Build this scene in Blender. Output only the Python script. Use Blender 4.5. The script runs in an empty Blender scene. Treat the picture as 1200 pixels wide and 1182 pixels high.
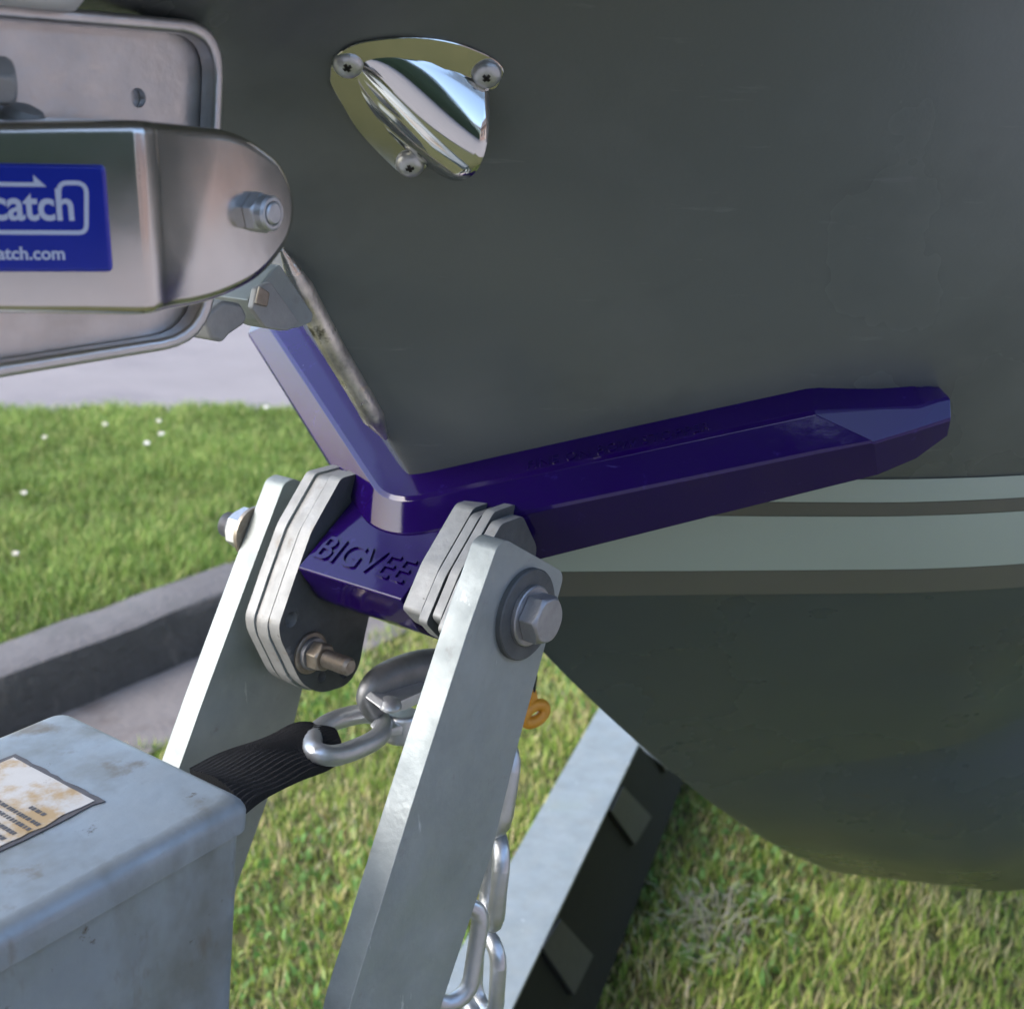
import bpy, bmesh, math, random
import numpy as np
from mathutils import Vector, Matrix
random.seed(4); rng = np.random.default_rng(4)
SC = bpy.context.scene; COL = SC.collection

# ------------------------------------------------------------------ camera, sky, sun, exposure
# trailer frame: X runs aft along the boat, Y to starboard, Z up, origin on the pivot bolt; ground 1.05 m below it
GZ = -1.05
PW, PH, FPX = 1200.0, 1182.0, 1445.92
CP = np.array([-0.48597, -0.44088, 0.24700])
CR = np.array([0.58977564, -0.80727082, 0.02187511])
CU = np.array([0.23145438, 0.19492308, 0.95311797])
CF = np.array([0.77368828, 0.55706267, -0.30180725])
cd = bpy.data.cameras.new('camera'); cam = bpy.data.objects.new('camera', cd); COL.objects.link(cam)
cd.sensor_fit = 'HORIZONTAL'; cd.sensor_width = 36.0; cd.lens = 36.0 * FPX / PW
cd.clip_start = 0.02; cd.clip_end = 500
cam.matrix_world = Matrix(((CR[0], CU[0], -CF[0], CP[0]), (CR[1], CU[1], -CF[1], CP[1]), (CR[2], CU[2], -CF[2], CP[2]), (0, 0, 0, 1)))
cd.dof.use_dof = True; cd.dof.focus_distance = 0.6; cd.dof.aperture_fstop = 14.0
SC.camera = cam
SUN_DIR = Vector((-1.0, 0.45, 0.95)).normalized()
wd = bpy.data.worlds.new('World'); SC.world = wd; wd.use_nodes = True
wn = wd.node_tree.nodes; wl_ = wd.node_tree.links
bg = wn['Background']; sky = wn.new('ShaderNodeTexSky'); sky.sky_type = 'NISHITA'; sky.sun_disc = False
sky.sun_elevation = math.asin(SUN_DIR.z); sky.sun_rotation = math.atan2(SUN_DIR.x, SUN_DIR.y)
sky.air_density = 1.0; sky.dust_density = 2.0; sky.ozone_density = 1.0
SC.cycles.max_bounces = 6; SC.cycles.diffuse_bounces = 3; SC.cycles.glossy_bounces = 4; SC.cycles.adaptive_threshold = .02
wl_.new(sky.outputs[0], bg.inputs[0]); bg.inputs[1].default_value = 0.15
sd = bpy.data.lights.new('sun', 'SUN'); sd.energy = 1.0; sd.angle = math.radians(50); sd.color = (1.0, 0.98, 0.95)
so = bpy.data.objects.new('sun', sd); COL.objects.link(so); so.rotation_euler = (-SUN_DIR).to_track_quat('-Z', 'Y').to_euler()
SC.view_settings.view_transform = 'Standard'; SC.view_settings.look = 'None'; SC.view_settings.gamma = 1.0
SC.view_settings.use_curve_mapping = False; SC.view_settings.exposure = 1.75

# ------------------------------------------------------------------ helpers
def at(px, py, ax, val):
    d = CF + CR * ((px - 600) / FPX) + CU * ((591 - py) / FPX)
    return CP + d * (val - CP[ax]) / d[ax]
def on_plane(px, py, p0, n):
    d = CF + CR * ((px - 600) / FPX) + CU * ((591 - py) / FPX)
    return CP + d * (np.dot(p0 - CP, n) / np.dot(d, n))
WL = {}
def empty(name, loc, label=None, cat=None, group=None, kind=None):
    o = bpy.data.objects.new(name, None); COL.objects.link(o); o.location = loc; o.empty_display_size = .05
    WL[o.name] = Vector(loc); tag(o, label, cat, group, kind); return o
def tag(o, label=None, cat=None, group=None, kind=None):
    if label: o['label'] = label
    if cat: o['category'] = cat
    if group: o['group'] = group
    if kind: o['kind'] = kind
    return o
def link(name, me, mat, parent=None):
    o = bpy.data.objects.new(name, me); COL.objects.link(o)
    if mat is not None: me.materials.append(mat)
    if parent is not None:
        o.parent = parent; o.location = -WL[parent.name]
    WL[o.name] = Vector((0, 0, 0))
    return o
class MB:
    def __init__(s): s.bm = bmesh.new()
    def add(s, vs, fs):
        b = [s.bm.verts.new(tuple(v)) for v in vs]
        for f in fs:
            try: s.bm.faces.new([b[i] for i in f])
            except ValueError: pass
        return s
    def rings(s, R, caps=True, closed=True):
        n = len(R[0]); vs = [p for r in R for p in r]; fs = []
        for i in range(len(R) - 1):
            for j in range(n if closed else n - 1):
                k = (j + 1) % n
                fs.append((i * n + j, i * n + k, (i + 1) * n + k, (i + 1) * n + j))
        if caps: fs += [tuple(range(n))[::-1], tuple(range((len(R) - 1) * n, len(R) * n))]
        return s.add(vs, fs)
    def tube(s, pts, rad, seg=12, closed=False, flat=1.0, up=None):
        P = [np.asarray(p, float) for p in pts]; n = len(P)
        rad = list(rad) if hasattr(rad, '__len__') else [rad] * n
        R = []; prev = None
        for i in range(n):
            t = (P[(i + 1) % n] - P[i - 1]) if closed else (P[min(i + 1, n - 1)] - P[max(i - 1, 0)])
            t /= np.linalg.norm(t) + 1e-12
            a = prev if prev is not None else (np.asarray(up, float) if up is not None else (np.array([0, 0, 1.]) if abs(t[2]) < .9 else np.array([1., 0, 0])))
            a = a - t * (a @ t); a /= np.linalg.norm(a) + 1e-12; prev = a; b = np.cross(t, a)
            R.append([P[i] + rad[i] * (math.cos(q) * a * flat + math.sin(q) * b) for q in np.linspace(0, 2 * math.pi, seg, endpoint=False)])
        if closed: R.append(R[0]); return s.rings(R, caps=False)
        return s.rings(R)
    def lathe(s, c, ax, prof, seg=24, phase=0.0):
        c = np.asarray(c, float); ax = np.asarray(ax, float); ax = ax / np.linalg.norm(ax); a, b = basis(ax)
        return s.rings([[c + ax * h + r * (math.cos(q + phase) * a + math.sin(q + phase) * b) for q in np.linspace(0, 2 * math.pi, seg, endpoint=False)] for h, r in prof])
    def hexa(s, c, ax, af, h, phase=0.0, dome=.12):
        c = np.asarray(c, float); ax = np.asarray(ax, float); ax = ax / np.linalg.norm(ax); a, b = basis(ax); R = []
        def hexr(q): k = (q % (math.pi / 3)) - math.pi / 6; return af / 2 / math.cos(k)
        for hh, k in ((0, 1), (h * (1 - dome), 1), (h, 0)):
            ring = []
            for q in np.linspace(0, 2 * math.pi, 36, endpoint=False):
                r = hexr(q) if k else af * .475
                if k and hh > 0: hx = hh - (hexr(q) - af / 2) * .5
                else: hx = hh
                ring.append(c + ax * hx + r * (math.cos(q + phase) * a + math.sin(q + phase) * b))
            R.append(ring)
        return s.rings(R)
    def thread(s, c, ax, r, L, pitch=.0017):
        prof = []; n = int(L / pitch)
        for i in range(n): prof += [(i * pitch, r * .78), (i * pitch + pitch * .5, r)]
        prof += [(n * pitch, r * .85), (n * pitch + .001, r * .72)]
        return s.lathe(c, ax, prof, 18)
    def prism(s, poly, ax, d, holes=()):
        ax = np.asarray(ax, float); b = bmesh.new(); es = []
        for loop in [poly] + list(holes):
            v = [b.verts.new(tuple(p)) for p in loop]
            es += [b.edges.new((v[i], v[(i + 1) % len(v)])) for i in range(len(v))]
        if holes: bmesh.ops.triangle_fill(b, use_beauty=True, use_dissolve=False, edges=es)
        else: b.faces.new(list(b.verts))
        r = bmesh.ops.extrude_face_region(b, geom=b.faces[:])
        bmesh.ops.translate(b, verts=[g for g in r['geom'] if isinstance(g, bmesh.types.BMVert)], vec=tuple(ax * d))
        me = bpy.data.meshes.new('tmp'); b.to_mesh(me); b.free(); s.bm.from_mesh(me); bpy.data.meshes.remove(me)
        return s
    def box(s, lo, hi):
        (a, b, c), (d, e, f) = lo, hi
        return s.add([(a, b, c), (d, b, c), (d, e, c), (a, e, c), (a, b, f), (d, b, f), (d, e, f), (a, e, f)],
                     [(3, 2, 1, 0), (4, 5, 6, 7), (0, 1, 5, 4), (1, 2, 6, 5), (2, 3, 7, 6), (3, 0, 4, 7)])
    def build(s, name, mat, parent=None, bevel=0, seg=2, ang=32, keep=False):
        bm = s.bm; bmesh.ops.recalc_face_normals(bm, faces=bm.faces[:])
        if bevel:
            es = [e for e in bm.edges if len(e.link_faces) == 2 and e.calc_face_angle(0) > math.radians(ang)]
            bmesh.ops.bevel(bm, geom=es, offset=bevel, segments=seg, profile=.5, affect='EDGES', clamp_overlap=True)
        me = bpy.data.meshes.new(name); bm.to_mesh(me); bm.free()
        me.polygons.foreach_set('use_smooth', [True] * len(me.polygons)); me.set_sharp_from_angle(angle=math.radians(ang))
        o = link(name, me, mat, parent)
        if bevel:
            wm = o.modifiers.new('weighted_normals', 'WEIGHTED_NORMAL'); wm.keep_sharp = True; wm.weight = 90
        return o
def basis(ax):
    t = np.array([0, 0, 1.]) if abs(ax[2]) < .9 else np.array([1., 0, 0])
    a = t - ax * (t @ ax); a /= np.linalg.norm(a); return a, np.cross(ax, a)
def rounded(poly, r, n=5):
    P = [np.asarray(p, float) for p in poly]; out = []; m = len(P)
    rr = r if hasattr(r, '__len__') else [r] * m
    for i in range(m):
        a, b, c = P[i - 1], P[i], P[(i + 1) % m]; u = (a - b); v = (c - b); lu = np.linalg.norm(u); lv = np.linalg.norm(v)
        k = min(rr[i], lu * .48, lv * .48); p = b + u / lu * k; q = b + v / lv * k
        for tt in np.linspace(0, 1, n): out.append((1 - tt) ** 2 * p + 2 * tt * (1 - tt) * b + tt * tt * q)
    return out
def crom(P, n=6, closed=False):
    P = [np.asarray(p, float) for p in P]; m = len(P); out = []
    for i in range(m if closed else m - 1):
        g = lambda k: P[k % m] if closed else P[min(max(k, 0), m - 1)]
        a, b, c, d = g(i - 1), g(i), g(i + 1), g(i + 2)
        for t in np.linspace(0, 1, n, endpoint=False):
            out.append(.5 * ((2 * b) + (c - a) * t + (2 * a - 5 * b + 4 * c - d) * t * t + (3 * b - a - 3 * c + d) * t ** 3))
    if not closed: out.append(P[-1])
    return out
def text(name, body, size, depth, mat, parent, o, ex, ey, thick=0.0, align='LEFT', space=1.0):
    cu = bpy.data.curves.new('tmp', 'FONT'); cu.body = body; cu.size = size; cu.extrude = depth / 2; cu.offset = thick; cu.align_x = align
    cu.space_character = space; cu.resolution_u = 6
    ob = bpy.data.objects.new('tmp', cu); COL.objects.link(ob); dg = bpy.context.evaluated_depsgraph_get(); dg.update()
    me = bpy.data.meshes.new_from_object(ob.evaluated_get(dg)); bpy.data.objects.remove(ob); bpy.data.curves.remove(cu)
    o = np.asarray(o, float); ex = np.asarray(ex, float); ey = np.asarray(ey, float); ez = np.cross(ex, ey); ez /= np.linalg.norm(ez)
    for v in me.vertices: v.co = Vector(tuple(o + ex * v.co.x + ey * v.co.y + ez * v.co.z))
    me.materials.clear(); me.name = name
    return link(name, me, mat, parent)

# ------------------------------------------------------------------ materials
def mat(name, c1, c2=None, rough=.5, metal=0., scale=30., var=.5, bump=0., bscale=None, coat=0., spots=None, rough2=None, spec=.5, stretch=None, waves=None, sub=None, croughness=.05):
    m = bpy.data.materials.new(name); m.use_nodes = True; nt = m.node_tree; N = nt.nodes; L = nt.links; p = N['Principled BSDF']
    p.inputs['Roughness'].default_value = rough; p.inputs['Metallic'].default_value = metal
    p.inputs['Coat Weight'].default_value = coat; p.inputs['Coat Roughness'].default_value = croughness; p.inputs['Specular IOR Level'].default_value = spec
    tc = N.new('ShaderNodeTexCoord'); vec = tc.outputs['Object']
    if stretch:
        mp = N.new('ShaderNodeMapping'); mp.inputs['Scale'].default_value = stretch; L.new(vec, mp.inputs[0]); vec = mp.outputs[0]
    nz = N.new('ShaderNodeTexNoise'); nz.inputs['Scale'].default_value = scale; nz.inputs['Detail'].default_value = 6; nz.inputs['Roughness'].default_value = .62; L.new(vec, nz.inputs['Vector'])
    rp = N.new('ShaderNodeValToRGB'); e = rp.color_ramp.elements; e[0].position = .5 - var / 2; e[1].position = .5 + var / 2
    e[0].color = (*c1, 1); e[1].color = (*(c2 or c1), 1); L.new(nz.outputs[0], rp.inputs[0]); colr = rp.outputs[0]
    for sp in (spots or []):
        (sc, lo, hi, cc) = sp[:4]
        n2 = N.new('ShaderNodeTexNoise'); n2.inputs['Scale'].default_value = sc; n2.inputs['Detail'].default_value = 5; n2.inputs['Roughness'].default_value = .65
        v2 = tc.outputs['Object']
        if len(sp) > 4:
            mp2 = N.new('ShaderNodeMapping'); mp2.inputs['Scale'].default_value = sp[4]; L.new(v2, mp2.inputs[0]); v2 = mp2.outputs[0]
        L.new(v2, n2.inputs['Vector'])
        mr = N.new('ShaderNodeMapRange'); mr.inputs[1].default_value = lo; mr.inputs[2].default_value = hi; L.new(n2.outputs[0], mr.inputs[0])
        mx = N.new('ShaderNodeMix'); mx.data_type = 'RGBA'; L.new(mr.outputs[0], mx.inputs[0]); L.new(colr, mx.inputs[6]); mx.inputs[7].default_value = (*cc, 1); colr = mx.outputs[2]
    L.new(colr, p.inputs['Base Color'])
    if rough2 is not None:
        mr = N.new('ShaderNodeMapRange'); mr.inputs[1].default_value = .3; mr.inputs[2].default_value = .7; mr.inputs[3].default_value = rough; mr.inputs[4].default_value = rough2
        n3 = N.new('ShaderNodeTexNoise'); n3.inputs['Scale'].default_value = scale * 1.7; n3.inputs['Detail'].default_value = 5; L.new(vec, n3.inputs['Vector'])
        L.new(n3.outputs[0], mr.inputs[0]); L.new(mr.outputs[0], p.inputs['Roughness'])
    nrm = None
    if bump:
        n4 = N.new('ShaderNodeTexNoise'); n4.inputs['Scale'].default_value = bscale or scale * 3; n4.inputs['Detail'].default_value = 4; L.new(vec, n4.inputs['Vector'])
        bp = N.new('ShaderNodeBump'); bp.inputs['Distance'].default_value = bump; bp.inputs['Strength'].default_value = 1; L.new(n4.outputs[0], bp.inputs['Height']); nrm = bp
    if waves:
        n5 = N.new('ShaderNodeTexNoise'); n5.inputs['Scale'].default_value = waves[0]; n5.inputs['Detail'].default_value = 1; L.new(tc.outputs['Object'], n5.inputs['Vector'])
        bp = N.new('ShaderNodeBump'); bp.inputs['Distance'].default_value = waves[1]; L.new(n5.outputs[0], bp.inputs['Height'])
        if nrm: L.new(nrm.outputs[0], bp.inputs['Normal'])
        nrm = bp
    if nrm: L.new(nrm.outputs[0], p.inputs['Normal'])
    if sub: p.inputs['Subsurface Weight'].default_value = sub[0]; p.inputs['Subsurface Radius'].default_value = sub[1]; p.inputs['Subsurface Scale'].default_value = sub[2]
    return m
M = {}
M['galv'] = mat('galvanised_steel', (.265, .295, .288), (.38, .41, .405), .36, .45, 26, .6, .00025, 260, rough2=.6, spots=[(60, .62, .72, (.28, .29, .28)), (9, .55, .75, (.33, .37, .34)), (90, .66, .72, (.6, .62, .61), (1, 1, .22))])
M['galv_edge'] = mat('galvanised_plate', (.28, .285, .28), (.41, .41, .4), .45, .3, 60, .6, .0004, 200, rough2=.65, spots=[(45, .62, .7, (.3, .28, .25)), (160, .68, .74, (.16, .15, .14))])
M['galv_dark'] = mat('dark_galvanised_plate', (.075, .08, .08), (.13, .137, .137), .5, .3, 70, .6, .0005, 180, rough2=.7, spots=[(50, .66, .76, (.24, .24, .235))])
M['galv_box'] = mat('stained_galvanised_steel', (.245, .28, .305), (.345, .385, .41), .38, .42, 18, .7, .0003, 160, rough2=.62, spots=[(10, .48, .6, (.215, .23, .222), (1, 1, .6)), (26, .58, .7, (.19, .17, .14), (1, 1, .4)), (70, .66, .72, (.12, .1, .08)), (180, .71, .75, (.06, .05, .05))])
M['hook'] = mat('dull_grey_hook', (.17, .175, .18), (.27, .275, .28), .36, .6, 60, .6, .0003, 200, rough2=.6)
M['zinc'] = mat('zinc_plated_steel', (.5, .52, .54), (.66, .68, .7), .3, .85, 60, .6, .00025, 300, rough2=.5)
M['bolt'] = mat('dull_zinc_bolt', (.3, .3, .31), (.45, .45, .46), .4, .8, 120, .6, .0002, 500, rough2=.55)
M['bolt_brown'] = mat('tarnished_bolt', (.26, .21, .16), (.46, .42, .36), .35, .85, 150, .6, .0002, 500, rough2=.55)
M['stainless'] = mat('brushed_stainless', (.62, .58, .54), (.72, .69, .66), .15, 1., 18, .6, .00004, 90, rough2=.24, waves=(22, .0009))
M['stainless_rough'] = mat('cast_stainless', (.55, .54, .54), (.7, .69, .69), .3, .9, 40, .6, .00025, 170, rough2=.42)
M['chrome'] = mat('polished_stainless', (.68, .68, .66), (.74, .74, .72), .06, 1., 40, .6, 0, None, rough2=.1)
M['hull'] = mat('dark_olive_gelcoat', (.134, .151, .144), (.148, .166, .158), .16, 0., 3, .8, .00006, 500, coat=.0, spec=.36, rough2=.3, waves=(4, .008), spots=[(9, .5, .9, (.17, .186, .18)), (5, .5, .66, (.112, .127, .123), (1, .4, 1)), (60, .64, .74, (.18, .195, .19), (.25, .25, 2.)), (420, .725, .75, (.2, .2, .19))])
M['bottom'] = mat('glossy_bottom_paint', (.066, .086, .1), (.075, .097, .11), .24, 0., 4, .8, .00005, 400, spec=.36, rough2=.34, waves=(4, .006), spots=[(6, .52, .7, (.075, .088, .09), (1, .5, 1)), (300, .71, .74, (.16, .16, .14)), (40, .64, .74, (.085, .09, .08))])
M['stripe_white'] = mat('pale_stripe_film', (.43, .53, .51), (.48, .57, .55), .3, 0., 4, .8, .00004, 300, coat=.2, spots=[(300, .75, .77, (.3, .25, .2))])
M['stripe_grey'] = mat('warm_grey_stripe_film', (.135, .138, .138), (.15, .152, .15), .32, 0., 6, .8, coat=.2)
M['purple'] = mat('purple_urethane', (.0105, .0013, .068), (.0145, .0022, .088), .045, 0., 14, .7, .0001, 60, rough2=.1, coat=.0, spec=.55, spots=[(90, .64, .76, (.03, .016, .15)), (40, .68, .74, (.06, .045, .2), (.3, .3, 2.)), (400, .74, .77, (.2, .18, .35))], sub=(.05, (.3, .2, 1.), .004))
M['badge'] = mat('blue_badge_plastic', (.006, .02, .36), (.008, .028, .42), .22, 0., 20, .6, coat=.4)
M['badge_white'] = mat('pale_print', (.62, .68, .85), None, .4)
M['black_web'] = mat('black_webbing', (.004, .004, .005), (.012, .012, .013), .9, 0., 300, .6, .0006, 900)
M['black'] = mat('matte_black', (.006, .008, .008), (.012, .014, .014), .7, 0., 60, .6, .0004, 300, spec=.2)
M['tab'] = mat('dull_grey_tab', (.03, .033, .034), (.05, .053, .055), .6, .1, 60, .6, .0003, 200)
M['orange'] = mat('orange_plastic', (.6, .26, .02), (.7, .32, .03), .4, 0., 60, .6)
M['white_plastic'] = mat('white_plastic', (.68, .7, .68), (.76, .77, .74), .35, 0., 30, .6, spots=[(40, .62, .75, (.45, .44, .38))])
M['dark'] = mat('dark_recess', (.012, .012, .012), (.02, .02, .02), .6)
M['stem'] = mat('scuffed_stem_guard', (.4, .39, .36), (.8, .76, .68), .16, .9, 30, .18, .0006, 160, rough2=.5, spots=[(30, .6, .66, (.16, .15, .12)), (70, .63, .68, (.75, .68, .55))])
M['paper'] = mat('stained_paper_label', (.42, .41, .39), (.5, .49, .475), .5, 0., 30, .5, .0002, 200, spots=[(38, .49, .62, (.36, .25, .12)), (70, .6, .7, (.16, .1, .05))])
M['label_border'] = mat('label_border_print', (.05, .045, .045), (.09, .08, .08), .5, 0., 200)
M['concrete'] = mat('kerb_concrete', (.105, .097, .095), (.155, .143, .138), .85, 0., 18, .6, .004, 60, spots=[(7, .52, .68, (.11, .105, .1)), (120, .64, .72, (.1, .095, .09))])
M['concrete_dark'] = mat('dark_kerb_face', (.055, .05, .047), (.09, .08, .074), .9, 0., 14, .6, .006, 50, spots=[(8, .52, .72, (.19, .165, .145), (1, 1, .5))])
M['gutter'] = mat('gutter_concrete', (.14, .125, .12), (.2, .18, .17), .9, 0., 14, .6, .004, 60, spots=[(6, .55, .7, (.12, .1, .09))])
M['path'] = mat('pinkish_asphalt', (.2, .178, .178), (.25, .225, .222), .9, 0., 3, .7, .003, 120, spots=[(1.3, .55, .7, (.18, .16, .165))])
M['drive'] = mat('pink_grey_concrete', (.25, .225, .215), (.32, .29, .28), .85, 0., 3, .6, .003, 80)
M['soil'] = mat('soil_and_thatch', (.05, .06, .02), (.13, .12, .05), 1., 0., 12, .6, .01, 40)
M['brick'] = mat('salmon_brick', (.33, .22, .185), (.42, .29, .25), .9, 0., 20)
M['scar'] = mat('bare_abraded_paint', (.16, .17, .18), (.25, .26, .27), .5, 0., 60)
def grass_mat(name):
    m = bpy.data.materials.new(name); m.use_nodes = True; N = m.node_tree.nodes; L = m.node_tree.links; p = N['Principled BSDF']
    a = N.new('ShaderNodeAttribute'); a.attribute_name = 'col'; L.new(a.outputs['Color'], p.inputs['Base Color'])
    p.inputs['Roughness'].default_value = .55; p.inputs['Specular IOR Level'].default_value = .3
    tr = N.new('ShaderNodeBsdfTranslucent'); L.new(a.outputs['Color'], tr.inputs[0]); mx = N.new('ShaderNodeMixShader'); mx.inputs[0].default_value = .35
    L.new(p.outputs[0], mx.inputs[1]); L.new(tr.outputs[0], mx.inputs[2]); L.new(mx.outputs[0], N['Material Output'].inputs[0]); return m
M['grass'] = grass_mat('grass_blades')

# ------------------------------------------------------------------ ground, kerb, path
def sheet(name, poly, z, m, th=.05):
    return tag(MB().prism([(x, y, z) for x, y in poly], (0, 0, -1), th).build(name, M[m]), kind='structure')
YK0, YK1 = 1.80, 1.95
sheet('ground', [(-40, -40), (40, -40), (40, 1.5), (-40, 1.5)], GZ, 'soil')
sheet('driveway', [(-40, -40), (40, -40), (40, -1.7), (-1.6, -1.6), (-1.6, 1.49), (-40, 1.49)], GZ + .03, 'drive', .06)
sheet('gutter', [(-40, 1.5), (40, 1.5), (40, 1.8), (-40, 1.8)], GZ + .012, 'gutter', .1)
sheet('verge', [(-40, 1.95), (4.1, 1.95), (-30, 36.4), (-40, 36.4)], -.915, 'soil', .2)
sheet('footpath', [(4.1, 1.95), (40, 1.95), (40, 60), (-30, 60), (-30, 36.4)], -.92, 'path', .2)
kerb = empty('kerb', (0, 1.87, GZ), kind='structure')
SEG = 1.2
for i in range(-5, 8):
    x0 = .35 + i * SEG; n = 13
    R = []
    for q in range(n):
        xx = x0 + .004 + (SEG - .008) * q / (n - 1); j = lambda: (rng.random() - .5) * .006
        sec = [(YK0 - .012, GZ - .05), (YK0 - .006, -.93), (YK0 + .004, -.907), (YK0 + .02, -.9), (YK1 - .01, -.897), (YK1, -.905), (YK1, GZ - .05)]
        R.append([(xx, a + j(), b + j()) for a, b in sec])
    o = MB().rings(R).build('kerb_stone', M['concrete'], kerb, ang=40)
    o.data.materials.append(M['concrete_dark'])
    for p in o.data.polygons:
        if p.normal.y < -.75: p.material_index = 1  # front face of each stone gets the darker concrete tone

# ------------------------------------------------------------------ added out of view for reflections only: dark greenery and a brick building
M['added_hedge'] = mat('hedge_leaf', (.02, .035, .012), (.05, .08, .025), .6, 0., 8)
M['roof'] = mat('roof_tile', (.1, .08, .075), (.14, .11, .1), .8); M['glass'] = mat('window_glass', (.03, .035, .04), None, .08)
def added_hedge(c, L, W_, Hh, rz, n, label):
    e = empty('added_hedge', (c[0], c[1], GZ), label, 'added_hedge'); r = np.random.default_rng(int(L * 10))
    u = r.uniform(-1, 1, (n, 3)); k = np.abs(u).max(1, keepdims=True); u = u / k * r.uniform(.9, 1.04, (n, 1))
    p = u * np.array([L / 2, W_ / 2, Hh / 2]) + np.array([0, 0, Hh / 2]); p[:, 2] += .12 * np.sin(p[:, 0] * 2.3) + .08 * np.sin(p[:, 0] * 5.1)
    cs, sn = math.cos(rz), math.sin(rz); X = c[0] + p[:, 0] * cs - p[:, 1] * sn; Y = c[1] + p[:, 0] * sn + p[:, 1] * cs; Z = GZ + np.maximum(p[:, 2], .05)
    d = r.normal(size=(n, 3)); d /= np.linalg.norm(d, axis=1, keepdims=True); f = np.cross(d, r.normal(size=(n, 3))); f /= np.linalg.norm(f, axis=1, keepdims=True); C0 = np.stack([X, Y, Z], 1); a = .16
    Vv = np.stack([C0 - d * a, C0 + f * a * .5, C0 + d * a, C0 - f * a * .5], 1).reshape(-1, 3)
    me = bpy.data.meshes.new('foliage'); me.from_pydata(Vv.tolist(), [], np.arange(n * 4).reshape(-1, 4).tolist()); link('foliage', me, M['added_hedge'], e)
    MB().box((-L / 2 * .92, -W_ / 2 * .8, 0), (L / 2 * .92, W_ / 2 * .8, Hh * .88)).build('inner_mass', M['added_hedge'], e)
    o = bpy.data.objects['inner_mass'] if 'inner_mass.001' not in bpy.data.objects else [q for q in e.children if q.name.startswith('inner_mass')][0]
    o.location = (0, 0, 0); o.rotation_euler = (0, 0, rz)
added_hedge((-13, -6), 26, 2.0, 8.0, math.radians(108), 16000, 'tall dark greenery added out of view to darken reflections in the purple urethane')
added_house = empty('added_house', (6, -11, GZ), 'salmon brick building added out of view to tint reflections in the polished latch', 'added_house')
MB().box((-4, -15, GZ), (15, -10, GZ + 2.9)).build('wall', M['brick'], added_house)
MB().add([(-4.6, -15.6, GZ + 2.9), (15.6, -15.6, GZ + 2.9), (15.6, -9.4, GZ + 2.9), (-4.6, -9.4, GZ + 2.9), (-2, -12.5, GZ + 4.8), (13, -12.5, GZ + 4.8)], [(0, 1, 5, 4), (3, 2, 5, 4), (1, 2, 5), (0, 3, 4), (0, 1, 2, 3)]).build('roof', M['roof'], added_house)
for xx in (-1.5, 3, 9.5):
    wn_ = MB().box((xx, -10.0, GZ + .9), (xx + 1.8, -9.94, GZ + 2.2)).build('window', M['white_plastic'], added_house)
    MB().box((xx + .08, -9.94, GZ + .98), (xx + 1.72, -9.925, GZ + 2.12)).build('pane', M['glass'], wn_)
MB().box((6.6, -10.0, GZ + .1), (7.5, -9.93, GZ + 2.15)).build('door', M['white_plastic'], added_house)

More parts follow.
